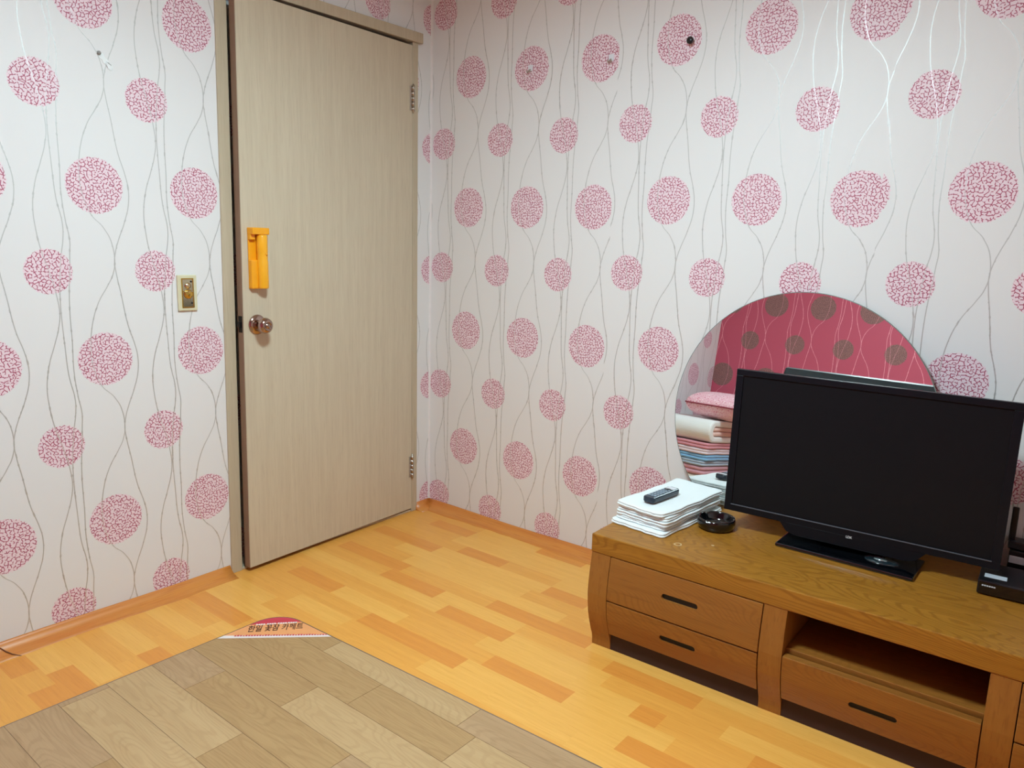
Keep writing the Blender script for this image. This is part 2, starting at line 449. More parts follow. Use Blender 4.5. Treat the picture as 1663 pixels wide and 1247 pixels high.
# floor: vinyl printed with narrow parquet strips, each strip its own thin piece
floor = struct(box('floor', (-T, RY - T, -.06), (RX + T, T, -.002), M_slab), 'orange and honey parquet strip floor')
SW = .0715; Y0 = -.36
DARK = {-4: [(.725, .95)], -3: [(.18, .41)], -1: [(.483, .71)], 0: [(.05, .41), (.965, 1.15)], 3: [(.08, .45), (.884, 1.30)], 4: [(.417, .70), (1.406, 1.70)],
        5: [(.782, 1.078)], 6: [(1.58, 1.66)], 7: [(.14, .40), (1.116, 1.41)], 8: [(.629, 1.068), (1.622, 1.92)], 12: [(.067, .366)],
        16: [(.308, .46)], 19: [(.222, .40)], 20: [(.066, .175), (.29, .46)]}
unit = bpy.data.meshes.new('plank')
ubm = bmesh.new(); add_box(ubm, (0, -.5, -.002), (1, .5, 0)); bmesh.ops.recalc_face_normals(ubm, faces=ubm.faces[:]); ubm.to_mesh(unit); ubm.free()
UM = []
for m in M_pl:
    u = unit.copy(); u.materials.append(m); UM.append(u)
def in_view(x, y):
    d = Vector((x, y, 0)) - CAMPOS; zf = d.dot(fwd)
    if zf < .2: return False
    px, py = 831.5 + FPX * d.dot(rgt) / zf, 623.5 + FPX * d.dot(dwn) / zf
    return -40 < px < 1703 and -40 < py < 1290
hidden = bmesh.new()
rp = random.Random(21)
for n in range(-5, 38):
    yc = Y0 - SW * n; ylo, yhi = max(yc - SW / 2, RY), min(yc + SW / 2, 0)
    if yhi - ylo < .004: continue
    segs = []; x = 0.0
    darks = sorted(DARK.get(n, []))
    if not darks:
        k = 0 if n < 26 else 3
    cur = 0.0
    plan = []
    for (a, b) in darks + [(RX, RX)]:
        while a - cur > .02:
            L = rp.uniform(.24, .42)
            if a - cur - L < .14: L = a - cur
            plan.append((cur, cur + L, rp.choice((0, 0, 1, 1)))); cur += L
        if b > a: plan.append((a, b, 2)); cur = b
    for i, (a, b, k) in enumerate(plan):
        if k < 2 and (a > 1.7 or yc < -1.9) and rp.random() < .22: k = 2
        mid = (a + b) / 2; ym = (ylo + yhi) / 2
        vis = (in_view(mid, ym) or in_view(a + .03, ym) or in_view(b - .03, ym)) and not (a > .46 and ym < -1.16 and b < 1.9) and not (a > 1.32 and ym > -.50)
        if vis:
            o = bpy.data.objects.new('plank', UM[k]); COL.objects.link(o); o.parent = floor
            o.location = (a, ym, 0); o.scale = (b - a, yhi - ylo, 1)
        else:
            add_box(hidden, (a, ylo, -.002), (b, yhi, 0))
o = bm_obj('plank_field', hidden, M_pl[1], floor); o['kind'] = 'stuff'

# the vinyl is turned up against the walls like a small cove
def cove(name, along, a, b, mat):
    prof = [(0.0, -.0005), (.0, .034), (.0025, .034), (.006, .026), (.013, .017), (.024, .009), (.040, .003), (.058, .0004), (.058, -.0005)]
    nseg = int(abs(b - a) / .05) + 1; V = []; F = []
    rr = random.Random(3)
    for i in range(nseg + 1):
        t = a + (b - a) * i / nseg
        k = 1 + .10 * math.sin(t * 9.0) + .06 * rr.uniform(-1, 1)
        for (d, z) in prof:
            dd, zz = d * k, (z * (1 + .06 * math.sin(t * 7 + 1)) if z > .001 else z)
            V.append((dd, t, zz) if along == 'y' else (t, -dd, zz))
    m = len(prof)
    for i in range(nseg):
        for j in range(m):
            F.append((i * m + j, i * m + (j + 1) % m, (i + 1) * m + (j + 1) % m, (i + 1) * m + j))
    F.append(tuple(range(m))); F.append(tuple(range(nseg * m, nseg * m + m)))
    return struct(mesh_obj(name, V, F, mat, None, True), 'orange vinyl floor edge turned up against the wall')
bl = cove('baseboard_left', 'y', RY, -1.045, M_floor_edge2)
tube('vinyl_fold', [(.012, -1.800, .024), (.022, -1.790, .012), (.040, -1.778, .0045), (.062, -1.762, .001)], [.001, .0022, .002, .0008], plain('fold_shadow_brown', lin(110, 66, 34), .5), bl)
cove('baseboard_corner', 'y', -.092, 0, M_floor_edge2)
cove('baseboard_back', 'x', 0, RX, M_floor_edge)
# paper bridging the room corner
bm = bmesh.new()
pc = [(0, 0), (.007, 0), (.0045, -.0012), (.0022, -.0022), (.0012, -.0045), (0, -.007)]
A = [bm.verts.new((x, y, .03)) for x, y in pc]; B = [bm.verts.new((x, y, RH)) for x, y in pc]
for i in range(6): bm.faces.new((A[i], A[(i + 1) % 6], B[(i + 1) % 6], B[i]))
struct(bm_obj('trim_2', bm, plain('corner_paper', lin(232, 228, 228), .35)), 'thin pale strip of paper down the room corner')

# ------------------------------------------------------------------ door and its frame
def lean(y, z):      # the old frame leans a little: full at the latch side, none at the hinge side
    k = (-y - .12) / .85
    return y - .024 * k * (1 - z / 2.06)
trim = struct(empty('trim_1', (0, -.55, 0)), 'beige wood door frame')
def jamb(name, y0, y1, z0, z1, x0, x1):
    V = []
    for z in (z0, z1):
        for (x, y) in ((x0, y0), (x1, y0), (x1, y1), (x0, y1)): V.append((x, lean(y, z) + .55, z))
    bm = bmesh.new(); vs = [bm.verts.new(v) for v in V]
    for f in ((0, 1, 2, 3), (4, 5, 6, 7), (0, 1, 5, 4), (1, 2, 6, 5), (2, 3, 7, 6), (3, 0, 4, 7)): bm.faces.new([vs[i] for i in f])
    bmesh.ops.recalc_face_normals(bm, faces=bm.faces[:])
    bmesh.ops.bevel(bm, geom=bm.edges[:], offset=.0015, segments=1, affect='EDGES')
    return bm_obj(name, bm, M_frame, trim)
jamb('jamb', -1.016, -.974, 0.0, 2.066, -.09, .007)
jamb('jamb', -.1195, -.088, 0.0, 2.066, -.09, .008)
jamb('lintel', -1.020, -.072, 2.066, 2.106, -.09, .022)
jamb('threshold', -.972, -.1195, 0.0, .010, -.09, .004)
jamb('door_stop', -.974, -.960, .010, 2.066, -.09, -.045)

DANG = R(2.35)    # the leaf stands a little ajar
door = struct(empty('door_1', (.008, -.121, 0), (0, 0, DANG)), 'beige wood-grain flush door standing slightly ajar')
DW = .846; DTH = .034
bm = bmesh.new()
V = []
for z, wd in ((.016, DW + .022), (2.052, DW)):
    for (x, y) in ((0, 0), (0, -wd), (-DTH, -wd), (-DTH, 0)): V.append(bm.verts.new((x, y, z)))
for f in ((3, 2, 1, 0), (4, 5, 6, 7), (0, 1, 5, 4), (1, 2, 6, 5), (2, 3, 7, 6), (3, 0, 4, 7)): bm.faces.new([V[i] for i in f])
bmesh.ops.recalc_face_normals(bm, faces=bm.faces[:]); bmesh.ops.bevel(bm, geom=bm.edges[:], offset=.0012, segments=2, affect='EDGES')
leaf = bm_obj('door_leaf', bm, M_door, door)
leaf.data.materials.append(M_dooredge)
for p in leaf.data.polygons:
    if abs(p.normal.x) < .5: p.material_index = 1
ye = -(DW + .011)
boxes('latch_plate', [((-.029, ye - .0016, .905), (-.007, ye + .004, .965)), ((-.024, ye - .011, .925), (-.012, ye, .945))], M_blackmetal, door, .0008)
RX90 = Matrix.Rotation(R(90), 4, 'Y')
kn = empty('door_knob', (0, -.802, .932)); kn.parent = door
lathe('rose', [(0, 0), (.036, 0), (.0365, .002), (.034, .006), (.026, .010), (.018, .012), (.0, .012)], M_chrome, kn, 40, RX90)
lathe('knob', [(0, .010), (.012, .011), (.011, .026), (.013, .031), (.022, .036), (.0275, .043), (.0285, .050), (.026, .058), (.019, .064), (.012, .066), (.0115, .064), (.0085, .064), (.008, .068), (0, .068)], M_chrome, kn, 40, RX90)
for z in (1.84, .22):
    h = empty('hinge', (.004, .0005, z)); h.parent = door
    boxes('hinge_plate', [((-.004, -.018, -.05), (-.0026, .004, .05)), ((-.0045, .001, -.05), (-.002, .012, .05))], M_steel, h)
    bm = bmesh.new()
    for k in range(5): add_lathe(bm, [(0, -.052 + k * .021), (.0058, -.052 + k * .021), (.0058, -.033 + k * .021), (0, -.033 + k * .021)], 14)
    add_lathe(bm, [(0, -.060), (.0035, -.058), (.0035, .058), (0, .060)], 10)
    bm_obj('hinge_pin', bm, M_steel, h, True)

# ================================================================== THINGS ON THE WALLS
# emergency torch in its holder on the door
tx = .0407
t = tag(empty('emergency_torch', (tx, -.909, 1.062), (0, 0, DANG)), 'orange emergency torch in its plastic holder on the door', 'torch')
bm = bmesh.new(); add_box(bm, (0, -.042, 0), (.006, .022, .212), .002); add_box(bm, (.004, -.042, .0), (.021, .020, .102), .004); bm_obj('holder', bm, M_orange, t)
bm = bmesh.new(); add_box(bm, (0, -.043, .190), (.036, .026, .214), .003); add_box(bm, (.005, -.043, .172), (.020, -.022, .192), .002); bm_obj('cap', bm, M_orange, t)
lathe('torch_body', [(0, .001), (.0182, .001), (.0195, .004), (.0195, .096), (.0183, .100), (.0183, .128), (.019, .131), (.019, .184), (.017, .189), (0, .189)],
      M_orange2, t, 32, Matrix.Translation((.0235, .0015, 0)))
lathe('torch_button', [(0, 0), (.004, 0), (.0035, .0035), (0, .004)], M_orange, t, 16, Matrix.Translation((.0415, .006, .122)) @ RX90)

# light switch
t = tag(empty('light_switch', (0, -1.161, 1.0515)), 'ivory light switch plate with gold centre beside the door', 'switch')
box('plate', (0, -.034, -.060), (.0085, .034, .060), M_ivory, t, .003, 3)
boxes('gold_frame', [((.0085, -.0195, .0455), (.0115, .0195, .0495)), ((.0085, -.0195, -.0495), (.0115, .0195, -.0455)), ((.0085, -.0215, -.0495), (.0115, -.0175, .0495)), ((.0085, .0175, -.0495), (.0115, .0215, .0495))], M_gold, t, .0008)
box('inner_plate', (.008, -.0175, -.0455), (.0100, .0175, .0455), M_goldp, t)
lathe('rocker', [(0, 0), (.0155, 0), (.0155, .003), (.013, .0055), (0, .007)], M_gold, t, 32, Matrix.Translation((.010, .001, -.004)) @ RX90)
boxes('rocker_line', [((.0148, -.0145, .0032), (.0172, .0155, .0058))], M_goldp, t, .0005)
lathe('pilot_lamp', [(0, 0), (.011, 0), (.010, .003), (0, .005)], M_goldp, t, 24, Matrix.Translation((.010, .0, .024)) @ RX90)
for z in (.038, -.034):
    lathe('screw', [(0, 0), (.0035, 0), (.003, .0015), (0, .002)], M_blackmetal, t, 12, Matrix.Translation((.010, .0125, z)) @ RX90)

# two white hooks and a black knob hook on the far wall
def wall_hook(loc, label):
    h = tag(empty('wall_hook', loc), label, 'hook', 'white adhesive wall hooks')
    box('pad', (-.011, -.004, -.011), (.011, 0, .013), M_white, h, .002, 3)
    tube('hook_arm', [(0, -.003, -.004), (-.001, -.012, -.012), (-.002, -.018, -.019), (-.002, -.022, -.016), (-.002, -.0225, -.010)], .0026, M_steel, h)
    tube('hook_arm', [(0, -.003, -.004), (.004, -.010, -.011), (.008, -.015, -.016), (.009, -.018, -.012)], .002, M_steel, h)
wall_hook((.5444, 0, 1.921), 'small white wall hook on the pink ball nearest the door')
wall_hook((.9124, 0, 1.914), 'small white wall hook on the middle pink ball of the top row')
t = tag(empty('wall_peg', (1.2267, 0, 1.9285)), 'small round black peg on a pink ball of the far wall', 'peg')
RXm = Matrix.Rotation(R(90), 4, 'X')
lathe('peg_head', [(0, .008), (.007, .008), (.0115, .011), (.012, .018), (.010, .021), (0, .022)], M_black, t, 24, RXm)
lathe('peg_stem', [(0, 0), (.005, 0), (.004, .009), (0, .009)], M_white, t, 16, RXm)

# wall plug with a smear of filler on the left wall
t = tag(empty('wall_plug', (0, -1.3956, 1.7682)), 'grey wall plug with a smear of white filler on the left wall', 'wall plug')
lathe('plug', [(0, 0), (.006, 0), (.0055, .006), (.003, .009), (0, .009)], plain('plug_grey', lin(140, 140, 138), .5), t, 14, RX90)
bm = bmesh.new(); soft_slab(bm, .062, .016, .0014, 0, .007, .0001, 4, (0, 0), .002)
o = bm_obj('filler', bm, plain('filler_white', lin(236, 240, 240), .4), t, True); o.matrix_local = Matrix.Translation((.0, .016, -.020)) @ Matrix.Rotation(R(90), 4, 'Y') @ Matrix.Rotation(R(40), 4, 'Z')

# ================================================================== ELECTRIC MAT
mat_th = .006
cx0 = .402
corner = [(cx0, -2.95)]
rc = .10; ang0 = 0
cxc, cyc = cx0 + rc, -1.098 - rc + .003
for i in range(13):
    a = math.pi - math.pi / 2 * i / 12; corner.append((cxc + rc * math.cos(a), cyc + rc * math.sin(a) ))
ytop = cyc + rc
corner += [(1.85, ytop + .052), (1.90, ytop + .04), (1.93, ytop - .01), (1.95, -2.95)]
OUT = corner
t = tag(empty('electric_mat', (0, 0, 0)), 'brown wood-print electric floor mat with a red corner label', 'mat')
def ccw(poly):
    a = sum(poly[i][0] * poly[(i + 1) % len(poly)][1] - poly[(i + 1) % len(poly)][0] * poly[i][1] for i in range(len(poly)))
    return poly if a > 0 else poly[::-1]
OUT = ccw(OUT)
def inset(poly, d):
    n = len(poly); o = []
    for i in range(n):
        p0, p1, p2 = Vector(poly[i - 1]), Vector(poly[i]), Vector(poly[(i + 1) % n])
        e1, e2 = (p1 - p0).normalized(), (p2 - p1).normalized()
        nn = (Vector((-e1.y, e1.x)) + Vector((-e2.y, e2.x))).normalized()
        k = max(.4, nn.dot(Vector((-e1.y, e1.x))))
        q = p1 + nn * d / k; o.append((q.x, q.y))
    return o
prism('mat_body', OUT, 0, mat_th - .0012, M_mat_side, t)
bm = bmesh.new()
cl = [(x, y, mat_th * .5) for x, y in inset(OUT, .002)]; cl += [cl[0]]
for p, q in zip(cl, cl[1:]): add_tube(bm, [p, q], .0035, 8)
bm_obj('edge_binding', bm, M_mat_edge, t, True)
INN = inset(OUT, .004)
# label chord
C1, C2 = Vector((.4158, -1.325)), Vector((.6703, -1.0838)); cdir = (C2 - C1).normalized(); cn = Vector((-cdir.y, cdir.x)); cc = cn.dot(C1)
def clip_to(poly, outline):
    for i in range(len(outline)):
        p, q = outline[i], outline[(i + 1) % len(outline)]
        ex, ey = q[0] - p[0], q[1] - p[1]
        poly = clip_poly(poly, ey, -ex, ey * p[0] - ex * p[1])
        if len(poly) < 3: return []
    return poly
rows = [(-1.165, -1.00), (-1.29, -1.165), (-1.415, -1.29), (-1.54, -1.415), (-1.668, -1.54)]
y = -1.668
while y > -2.95: rows.append((max(y - .125, -2.96), y)); y -= .125
JO = [[.71, 1.268, 1.82], [.42, .98, 1.335, 1.9], [.855, 1.41], [.59, 1.15, 1.71], [.88, 1.44], [.427, .99, 1.55]]
TN = [[1, 0, 2, 0], [2, 1, 1, 0, 2], [1, 0, 2], [2, 1, 2, 0], [0, 1, 0], [2, 0, 1, 2]]
rq = random.Random(5)
for i, (a, b) in enumerate(rows):
    js = [.3] + (JO[i] if i < len(JO) else [rq.uniform(.45, .9)] ) + []
    while js[-1] < 1.96: js.append(js[-1] + .56)
    for k, (x0, x1) in enumerate(zip(js, js[1:])):
        pol = clip_to([(x0 + .0006, a + .0006), (x1 - .0006, a + .0006), (x1 - .0006, b - .0006), (x0 + .0006, b - .0006)], INN)
        if pol: pol = clip_poly(pol, cn.x, cn.y, cc - .0005)
        if len(pol) < 3: continue
        tone = TN[i][k % len(TN[i])] if i < len(TN) else rq.choice((0, 1, 2))
        prism('plank', pol, mat_th - .0012, mat_th, M_mp[tone], t)
lab = INN
lab = clip_poly(lab, -cn.x, -cn.y, -cc)
M_lw, M_lo, M_lr = plain('label_white', lin(238, 228, 226), .4), plain('label_salmon', lin(240, 166, 108), .4), plain('label_red', lin(206, 58, 78), .4)
M_lt = plain('label_ink', lin(70, 28, 18), .5)
lb = prism('corner_label', lab, mat_th - .0012, mat_th, M_lw, t); lb['label'] = 'printed red and orange label at the mat corner'
prism('label_band', clip_poly(lab, -cn.x, -cn.y, -(cc + .016)), mat_th, mat_th + .0001, M_lo, lb)
T1, T2 = Vector((.4405, -1.2525)), Vector((.5520, -1.1236)); td = (T2 - T1).normalized(); tn = Vector((-td.y, td.x))
prism('label_top', clip_poly(lab, -tn.x, -tn.y, -(tn.dot(T1) + .047)), mat_th + .0001, mat_th + .0002, M_lr, lb)
def flat_mtx(p, d, z): return Matrix(((d.x, -d.y, 0, p.x), (d.y, d.x, 0, p.y), (0, 0, 1, z), (0, 0, 0, 1)))
mid = (T1 + T2) / 2
text_obj('label_text', '한일 꽃잠 카페트', .0247, .046, M_lt, lb, flat_mtx(mid + tn * .003, td, mat_th + .0004), shear=.1)
bm = bmesh.new(); rz = random.Random(2)
for gx in (-.052, -.018, .016, .048):
    for k in range(4):
        xx = gx - .012 + k * .0075; p = [(xx, .041 + rz.uniform(0, .002)), (xx + .006, .041), (xx + .006, .050), (xx, .049 + rz.uniform(0, .002))]
        bm.faces.new([bm.verts.new((mid.x + td.x * a + tn.x * b, mid.y + td.y * a + tn.y * b, mat_th + .0004)) for a, b in p])
bm_obj('label_small_print', bm, M_lw, lb)
bm = bmesh.new()
for k in range(34):
    s = .035 + k * .0085; h = rz.uniform(.004, .009); q = C1 + cdir * s + cn * .010
    p = [(0, 0), (.0062, 0), (.0062, h), (0, h)]
    if clip_to([(q.x, q.y), (q.x + .001, q.y), (q.x, q.y + .001)], INN):
        bm.faces.new([bm.verts.new((q.x + cdir.x * a + cn.x * b, q.y + cdir.y * a + cn.y * b, mat_th + .0004)) for a, b in p])
bm_obj('label_fine_print', bm, M_lr, lb)

# ================================================================== LOW CABINET
CH = .376
cab = tag(empty('tv_cabinet', (1.297, -.590, 0), (0, 0, R(1.4))), 'low brown oak television cabinet with bowed drawer fronts', 'cabinet')
XE = [0, .066, .536, .598, 1.052, 1.112, 1.582, 1.648]; CD = .53; ST = .058
PROF = [(.0, .026), (.020, .0255), (.036, .022), (.05, .0155), (.065, .010), (.09, .001), (.125, -.0085), (.155, -.013), (.189, -.0155), (.225, -.0135), (.258, -.0095), (.29, -.004), (CH - ST, 0.0)]
def pf(z):
    for (z0, y0), (z1, y1) in zip(PROF, PROF[1:]):
        if z <= z1: return y0 + (y1 - y0) * (z - z0) / (z1 - z0)
    return PROF[-1][1]
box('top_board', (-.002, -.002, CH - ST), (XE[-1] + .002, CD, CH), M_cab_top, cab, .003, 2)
def upright(name, x0, x1):
    poly = [(y, z) for z, y in PROF] + [(CD - .02, CH - ST), (CD - .02, 0)]
    prism(name, poly, x0, x1, M_cab_v, cab, 'x', .0012)
for a, b in ((0, 1), (2, 3), (4, 5), (6, 7)): upright('upright', XE[a], XE[b])
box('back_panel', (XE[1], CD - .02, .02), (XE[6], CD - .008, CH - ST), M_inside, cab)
def drawer(x0, x1, z0, z1, hz, gap=.002, openbox=True):
    n = 10; zs = [z0 + gap + (z1 - z0 - 2 * gap) * i / n for i in range(n + 1)]
    poly = [(pf(z) - .002, z) for z in zs] + [(pf(zs[-1]) + .024, zs[-1]), (pf(zs[0]) + .024, zs[0])]
    f = prism('drawer', poly, x0 + gap, x1 - gap, M_cab, cab, 'x', .0018)
    xm = (x0 + x1) / 2
    c = prism('c', capsule_pts(xm, hz, .112, .0175), -.10, .10, None, None, 'y')
    c.parent = cab
    boolean_cut(f, [c])
    f.data.materials.clear(); f.data.materials.append(M_cab)
    s = prism('handle_slot', capsule_pts(xm, hz, .113, .0185), pf(hz) + .005, pf(hz) + .022, M_slot, f, 'y'); s['label'] = 'dark recessed slot handle'
    boxes('drawer_box', [((x0 + .012, .03, z0 + .012), (x1 - .012, CD - .06, z1 - .02))], M_inside, f)
    return f
for (i, j) in ((1, 2), (5, 6)):
    drawer(XE[i], XE[j], .180, CH - ST, .251); drawer(XE[i], XE[j], .058, .180, .121)
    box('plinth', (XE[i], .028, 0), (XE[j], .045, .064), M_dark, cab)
drawer(XE[3], XE[4], .060, .198, .126)
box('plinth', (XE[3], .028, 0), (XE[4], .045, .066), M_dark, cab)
box('shelf', (XE[3], .016, .190), (XE[4], CD - .02, .206), M_cab, cab, .002)

# ================================================================== MIRROR
mir = tag(empty('round_mirror', (1.70, -.088, CH + .001), (R(-5.5), 0, R(-1.0))), 'large round frameless mirror leaning on the wall behind the television', 'mirror')
mc, mr = (-.002, .325), .419
def disc(name, r, y0, y1, mat, cut=0.0):
    a0 = math.asin((cut - mc[1]) / r); N = 96
    poly = [(mc[0] + r * math.cos(a0 + (math.pi - 2 * a0) * i / N), mc[1] + r * math.sin(a0 + (math.pi - 2 * a0) * i / N)) for i in range(N + 1)]
    return prism(name, poly, y0, y1, mat, mir, 'y')
disc('mirror_glass', mr - .0015, 0, .003, M_mirror, .001)
disc('backing_board', mr, .0032, .011, M_mback)
bm = bmesh.new()
a0 = math.asin((.002 - mc[1]) / mr)
add_tube(bm, [(mc[0] + (mr - .0008) * math.cos(a0 + (math.pi - 2 * a0) * i / 96), .0015, mc[1] + (mr - .0008) * math.sin(a0 + (math.pi - 2 * a0) * i / 96)) for i in range(97)], .0018, 6)
bm_obj('polished_edge', bm, M_glassedge, mir, True)

# ================================================================== TELEVISION
tv = tag(empty('television', (1.943, -.222, CH), (0, 0, 0)), 'black flat screen television standing on the oak cabinet', 'television')
box('stand_base', (-.187, -.082, .001), (.187, .078, .011), M_blackg, tv, .003, 2)
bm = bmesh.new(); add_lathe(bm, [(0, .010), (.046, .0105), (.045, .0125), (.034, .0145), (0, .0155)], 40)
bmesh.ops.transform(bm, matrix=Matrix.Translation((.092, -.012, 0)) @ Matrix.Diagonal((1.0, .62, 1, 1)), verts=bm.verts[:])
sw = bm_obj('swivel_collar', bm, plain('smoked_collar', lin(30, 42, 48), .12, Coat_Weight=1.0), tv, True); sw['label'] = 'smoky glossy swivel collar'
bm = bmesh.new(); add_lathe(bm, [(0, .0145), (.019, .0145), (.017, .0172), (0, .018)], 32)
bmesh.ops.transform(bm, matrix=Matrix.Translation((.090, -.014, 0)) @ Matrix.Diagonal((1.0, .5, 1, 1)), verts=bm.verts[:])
bm_obj('collar_glint', bm, plain('glint_silver', lin(170, 190, 196), .12, .8), sw, True)  # bright reflection on the collar, modelled as a small silver disc
box('neck', (-.09, .030, .008), (.09, .048, .12), M_blackg, tv, .004)
pan = empty('panel', (.001, -.018, 0), (R(-1.0), R(.5), R(4.6))); pan.parent = tv
W2, ZB, ZT = .3685, .061, .5075
def ring_frame(bm, x0, x1, z0, z1, tx0, tx1, tb, tt, y0, y1):
    for lo, hi in (((x0, y0, z0), (x1, y1, z0 + tb)), ((x0, y0, z1 - tt), (x1, y1, z1)), ((x0, y0, z0 + tb), (x0 + tx0, y1, z1 - tt)), ((x1 - tx1, y0, z0 + tb), (x1, y1, z1 - tt))): add_box(bm, lo, hi, .0012)
bm = bmesh.new(); ring_frame(bm, -W2, W2, ZB, ZT, .022, .022, .022, .019, -.004, .012); bm_obj('bezel', bm, M_bezel, pan)
box('screen', (-W2 + .0215, 0, ZB + .0215), (W2 - .0215, .008, ZT - .0185), M_screen, pan)
prism('apron', [(-.20, ZB + .004), (-.175, ZB - .026), (-.15, ZB - .033), (.15, ZB - .033), (.175, ZB - .026), (.20, ZB + .004)], -.0035, .012, M_bezel, pan, 'y', .001)
box('trim_line', (-W2 + .02, -.0056, ZB + .0195), (W2 - .02, -.003, ZB + .0225), plain('trim_grey', lin(86, 90, 98), .35), pan, .0006)
prism('back_shell', [(.012, ZB), (.012, ZT), (.030, ZT - .004), (.046, ZT - .04), (.062, ZT - .14), (.066, ZB + .10), (.05, ZB + .02), (.03, ZB)], -W2 + .002, W2 - .002, M_tvback, pan, 'x', .002)
text_obj('logo', 'LDK', .0090, .0100, M_print, pan, Matrix.Translation((0, -.0048, ZB - .004)) @ Matrix.Rotation(R(90), 4, 'X'))

# ================================================================== TOWELS, REMOTE, ASHTRAY
names = ['bottom', 'second lowest', 'middle', 'second highest', 'top']
tz = CH + .0008
for i, nm in enumerate(names):
    bm = bmesh.new(); th = .0128; k = 2 if i != 2 else 3
    ox, oy = [(.0, -.006), (-.004, .004), (.004, -.002), (.002, .006), (.003, .002)][i]
    ww, dd = [(.196, .372), (.186, .360), (.188, .352), (.182, .356), (.180, .366)][i]
    for q in range(k):
        a_ = lambda u: .0012 * (i + u) / 5
        soft_slab(bm, ww - .003 * (q % 2), dd - .004 * (q % 2), th / k - .0003, q * th / k, .014, a_((q + 1) / k), 11 + i, (0, 0), .0024, 0.0, a_(q / k), 5)
    o = bm_obj('folded_towel', bm, M_towel, None, True)
    o.location = (1.398 + ox, -.288 + oy, tz); o.rotation_euler = (0, 0, R([-5.5, -2.8, -4.5, -3.5, -6][i]))
    tag(o, f'white folded towel, {nm} of the pile at the cabinet end', 'towel', 'white folded towels on the cabinet')
    tz += th + .0012
tz += .0005
rem = tag(empty('remote_control', (1.391, -.335, tz + .001), (R(-1), 0, R(-4.5))), 'dark remote control lying on the white towels', 'remote')
prism('remote_shell', [(x, y) for x, y, _, _ in rrect(.042, .162, .012, 4, 2)], .001, .019, M_remote, rem, 'z', .004)
bm = bmesh.new()
for r_ in range(6):
    for c_ in range(3): add_box(bm, (-.0145 + c_ * .0105, -.060 + r_ * .0165, .0185), (-.0065 + c_ * .0105, -.051 + r_ * .0165, .0212), .0012)
bm_obj('keys', bm, M_key, rem)
box('display_window', (-.015, .046, .0185), (.015, .072, .0202), M_white, rem, .001)
lathe('dial', [(0, .018), (.010, .018), (.0095, .0215), (0, .022)], M_black, rem, 24, Matrix.Translation((0, .036, 0)))

ash = tag(empty('ashtray', (1.561, -.284, CH)), 'round glossy black ashtray on the cabinet beside the towels', 'ashtray')
bm = bmesh.new()
n = 48; prof = [(.030, .0008), (.050, .001), (.056, .006), (.0585, .018), (.0590, .031), (.0575, .0355), (.0535, .036), (.0505, .033), (.048, .016), (.040, .0075), (0, .0065)]
rings = []
for r_, z_ in [(0, .0008)] + prof:
    if r_ == 0: rings.append([bm.verts.new((0, 0, z_))]); continue
    ring = []
    for i in range(n):
        a = 2 * math.pi * i / n; zz = z_
        nk = max(0, math.cos(3 * (a - .5))) ** 22
        if z_ > .03: zz = z_ - .008 * nk
        ring.append(bm.verts.new((r_ * math.cos(a), r_ * math.sin(a), zz)))
    rings.append(ring)
for a_, b_ in zip(rings, rings[1:]):
    for i in range(n):
        j = (i + 1) % n
        if len(a_) == 1: bm.faces.new((a_[0], b_[i], b_[j]))
        elif len(b_) == 1: bm.faces.new((a_[i], b_[0], a_[j]))
        else: bm.faces.new((a_[i], b_[i], b_[j], a_[j]))
bm_obj('bowl', bm, M_blackg, ash, True)
lathe('foot_ring', [(.028, 0), (.046, 0), (.046, .0012), (.028, .0012), (.028, 0)], M_black, ash, 40)

# ================================================================== BOXES AT THE RIGHT END
stb = tag(empty('set_top_box', (2.272, -.262, CH), (0, 0, R(3.0))), 'black set-top box on the cabinet beside the television', 'set-top box')
box('case', (0, 0, .003), (.235, .15, .040), M_black, stb, .003, 2)
for lo, hi in (((.02, .01, 0), (.035, .025, .004)), ((.2, .01, 0), (.215, .025, .004)), ((.02, .12, 0), (.035, .135, .004)), ((.2, .12, 0), (.215, .135, .004))): box('foot', lo, hi, M_black, stb)
box('front_panel', (.004, -.0016, .006), (.231, .001, .037), M_blackg, stb, .0006)
boxes('brand_mark', [((.010 + k * .0052, -.0022, .026), (.0142 + k * .0052, -.0014, .0295)) for k in range(6)], M_silver, stb)
box('top_strip', (.012, .030, .0398), (.062, .058, .0404), M_silver, stb)  # thin silver strip on the case top
rec = tag(empty('disc_player', (2.318, -.085, CH), (0, 0, R(1.5))), 'silver fronted player box behind the set-top box', 'player')
box('case', (0, .002, .003), (.30, .065, .078), M_black, rec, .003)
box('front_strip', (.002, -.0022, .044), (.298, .0022, .064), M_silver, rec, .001)
for lo, hi in (((.02, .01, 0), (.035, .025, .004)), ((.26, .01, 0), (.275, .025, .004)), ((.02, .04, 0), (.035, .055, .004)), ((.26, .04, 0), (.275, .055, .004))): box('foot', lo, hi, M_black, rec)
ant = tag(empty('router', (2.362, -.045, CH + .0785)), 'dark router with an upright flat aerial on the player', 'router')
box('case', (-.05, -.03, 0), (.06, .022, .022), M_black, ant, .004)
box('aerial', (-.052, -.012, .012), (-.036, -.004, .115), M_black, ant, .003)

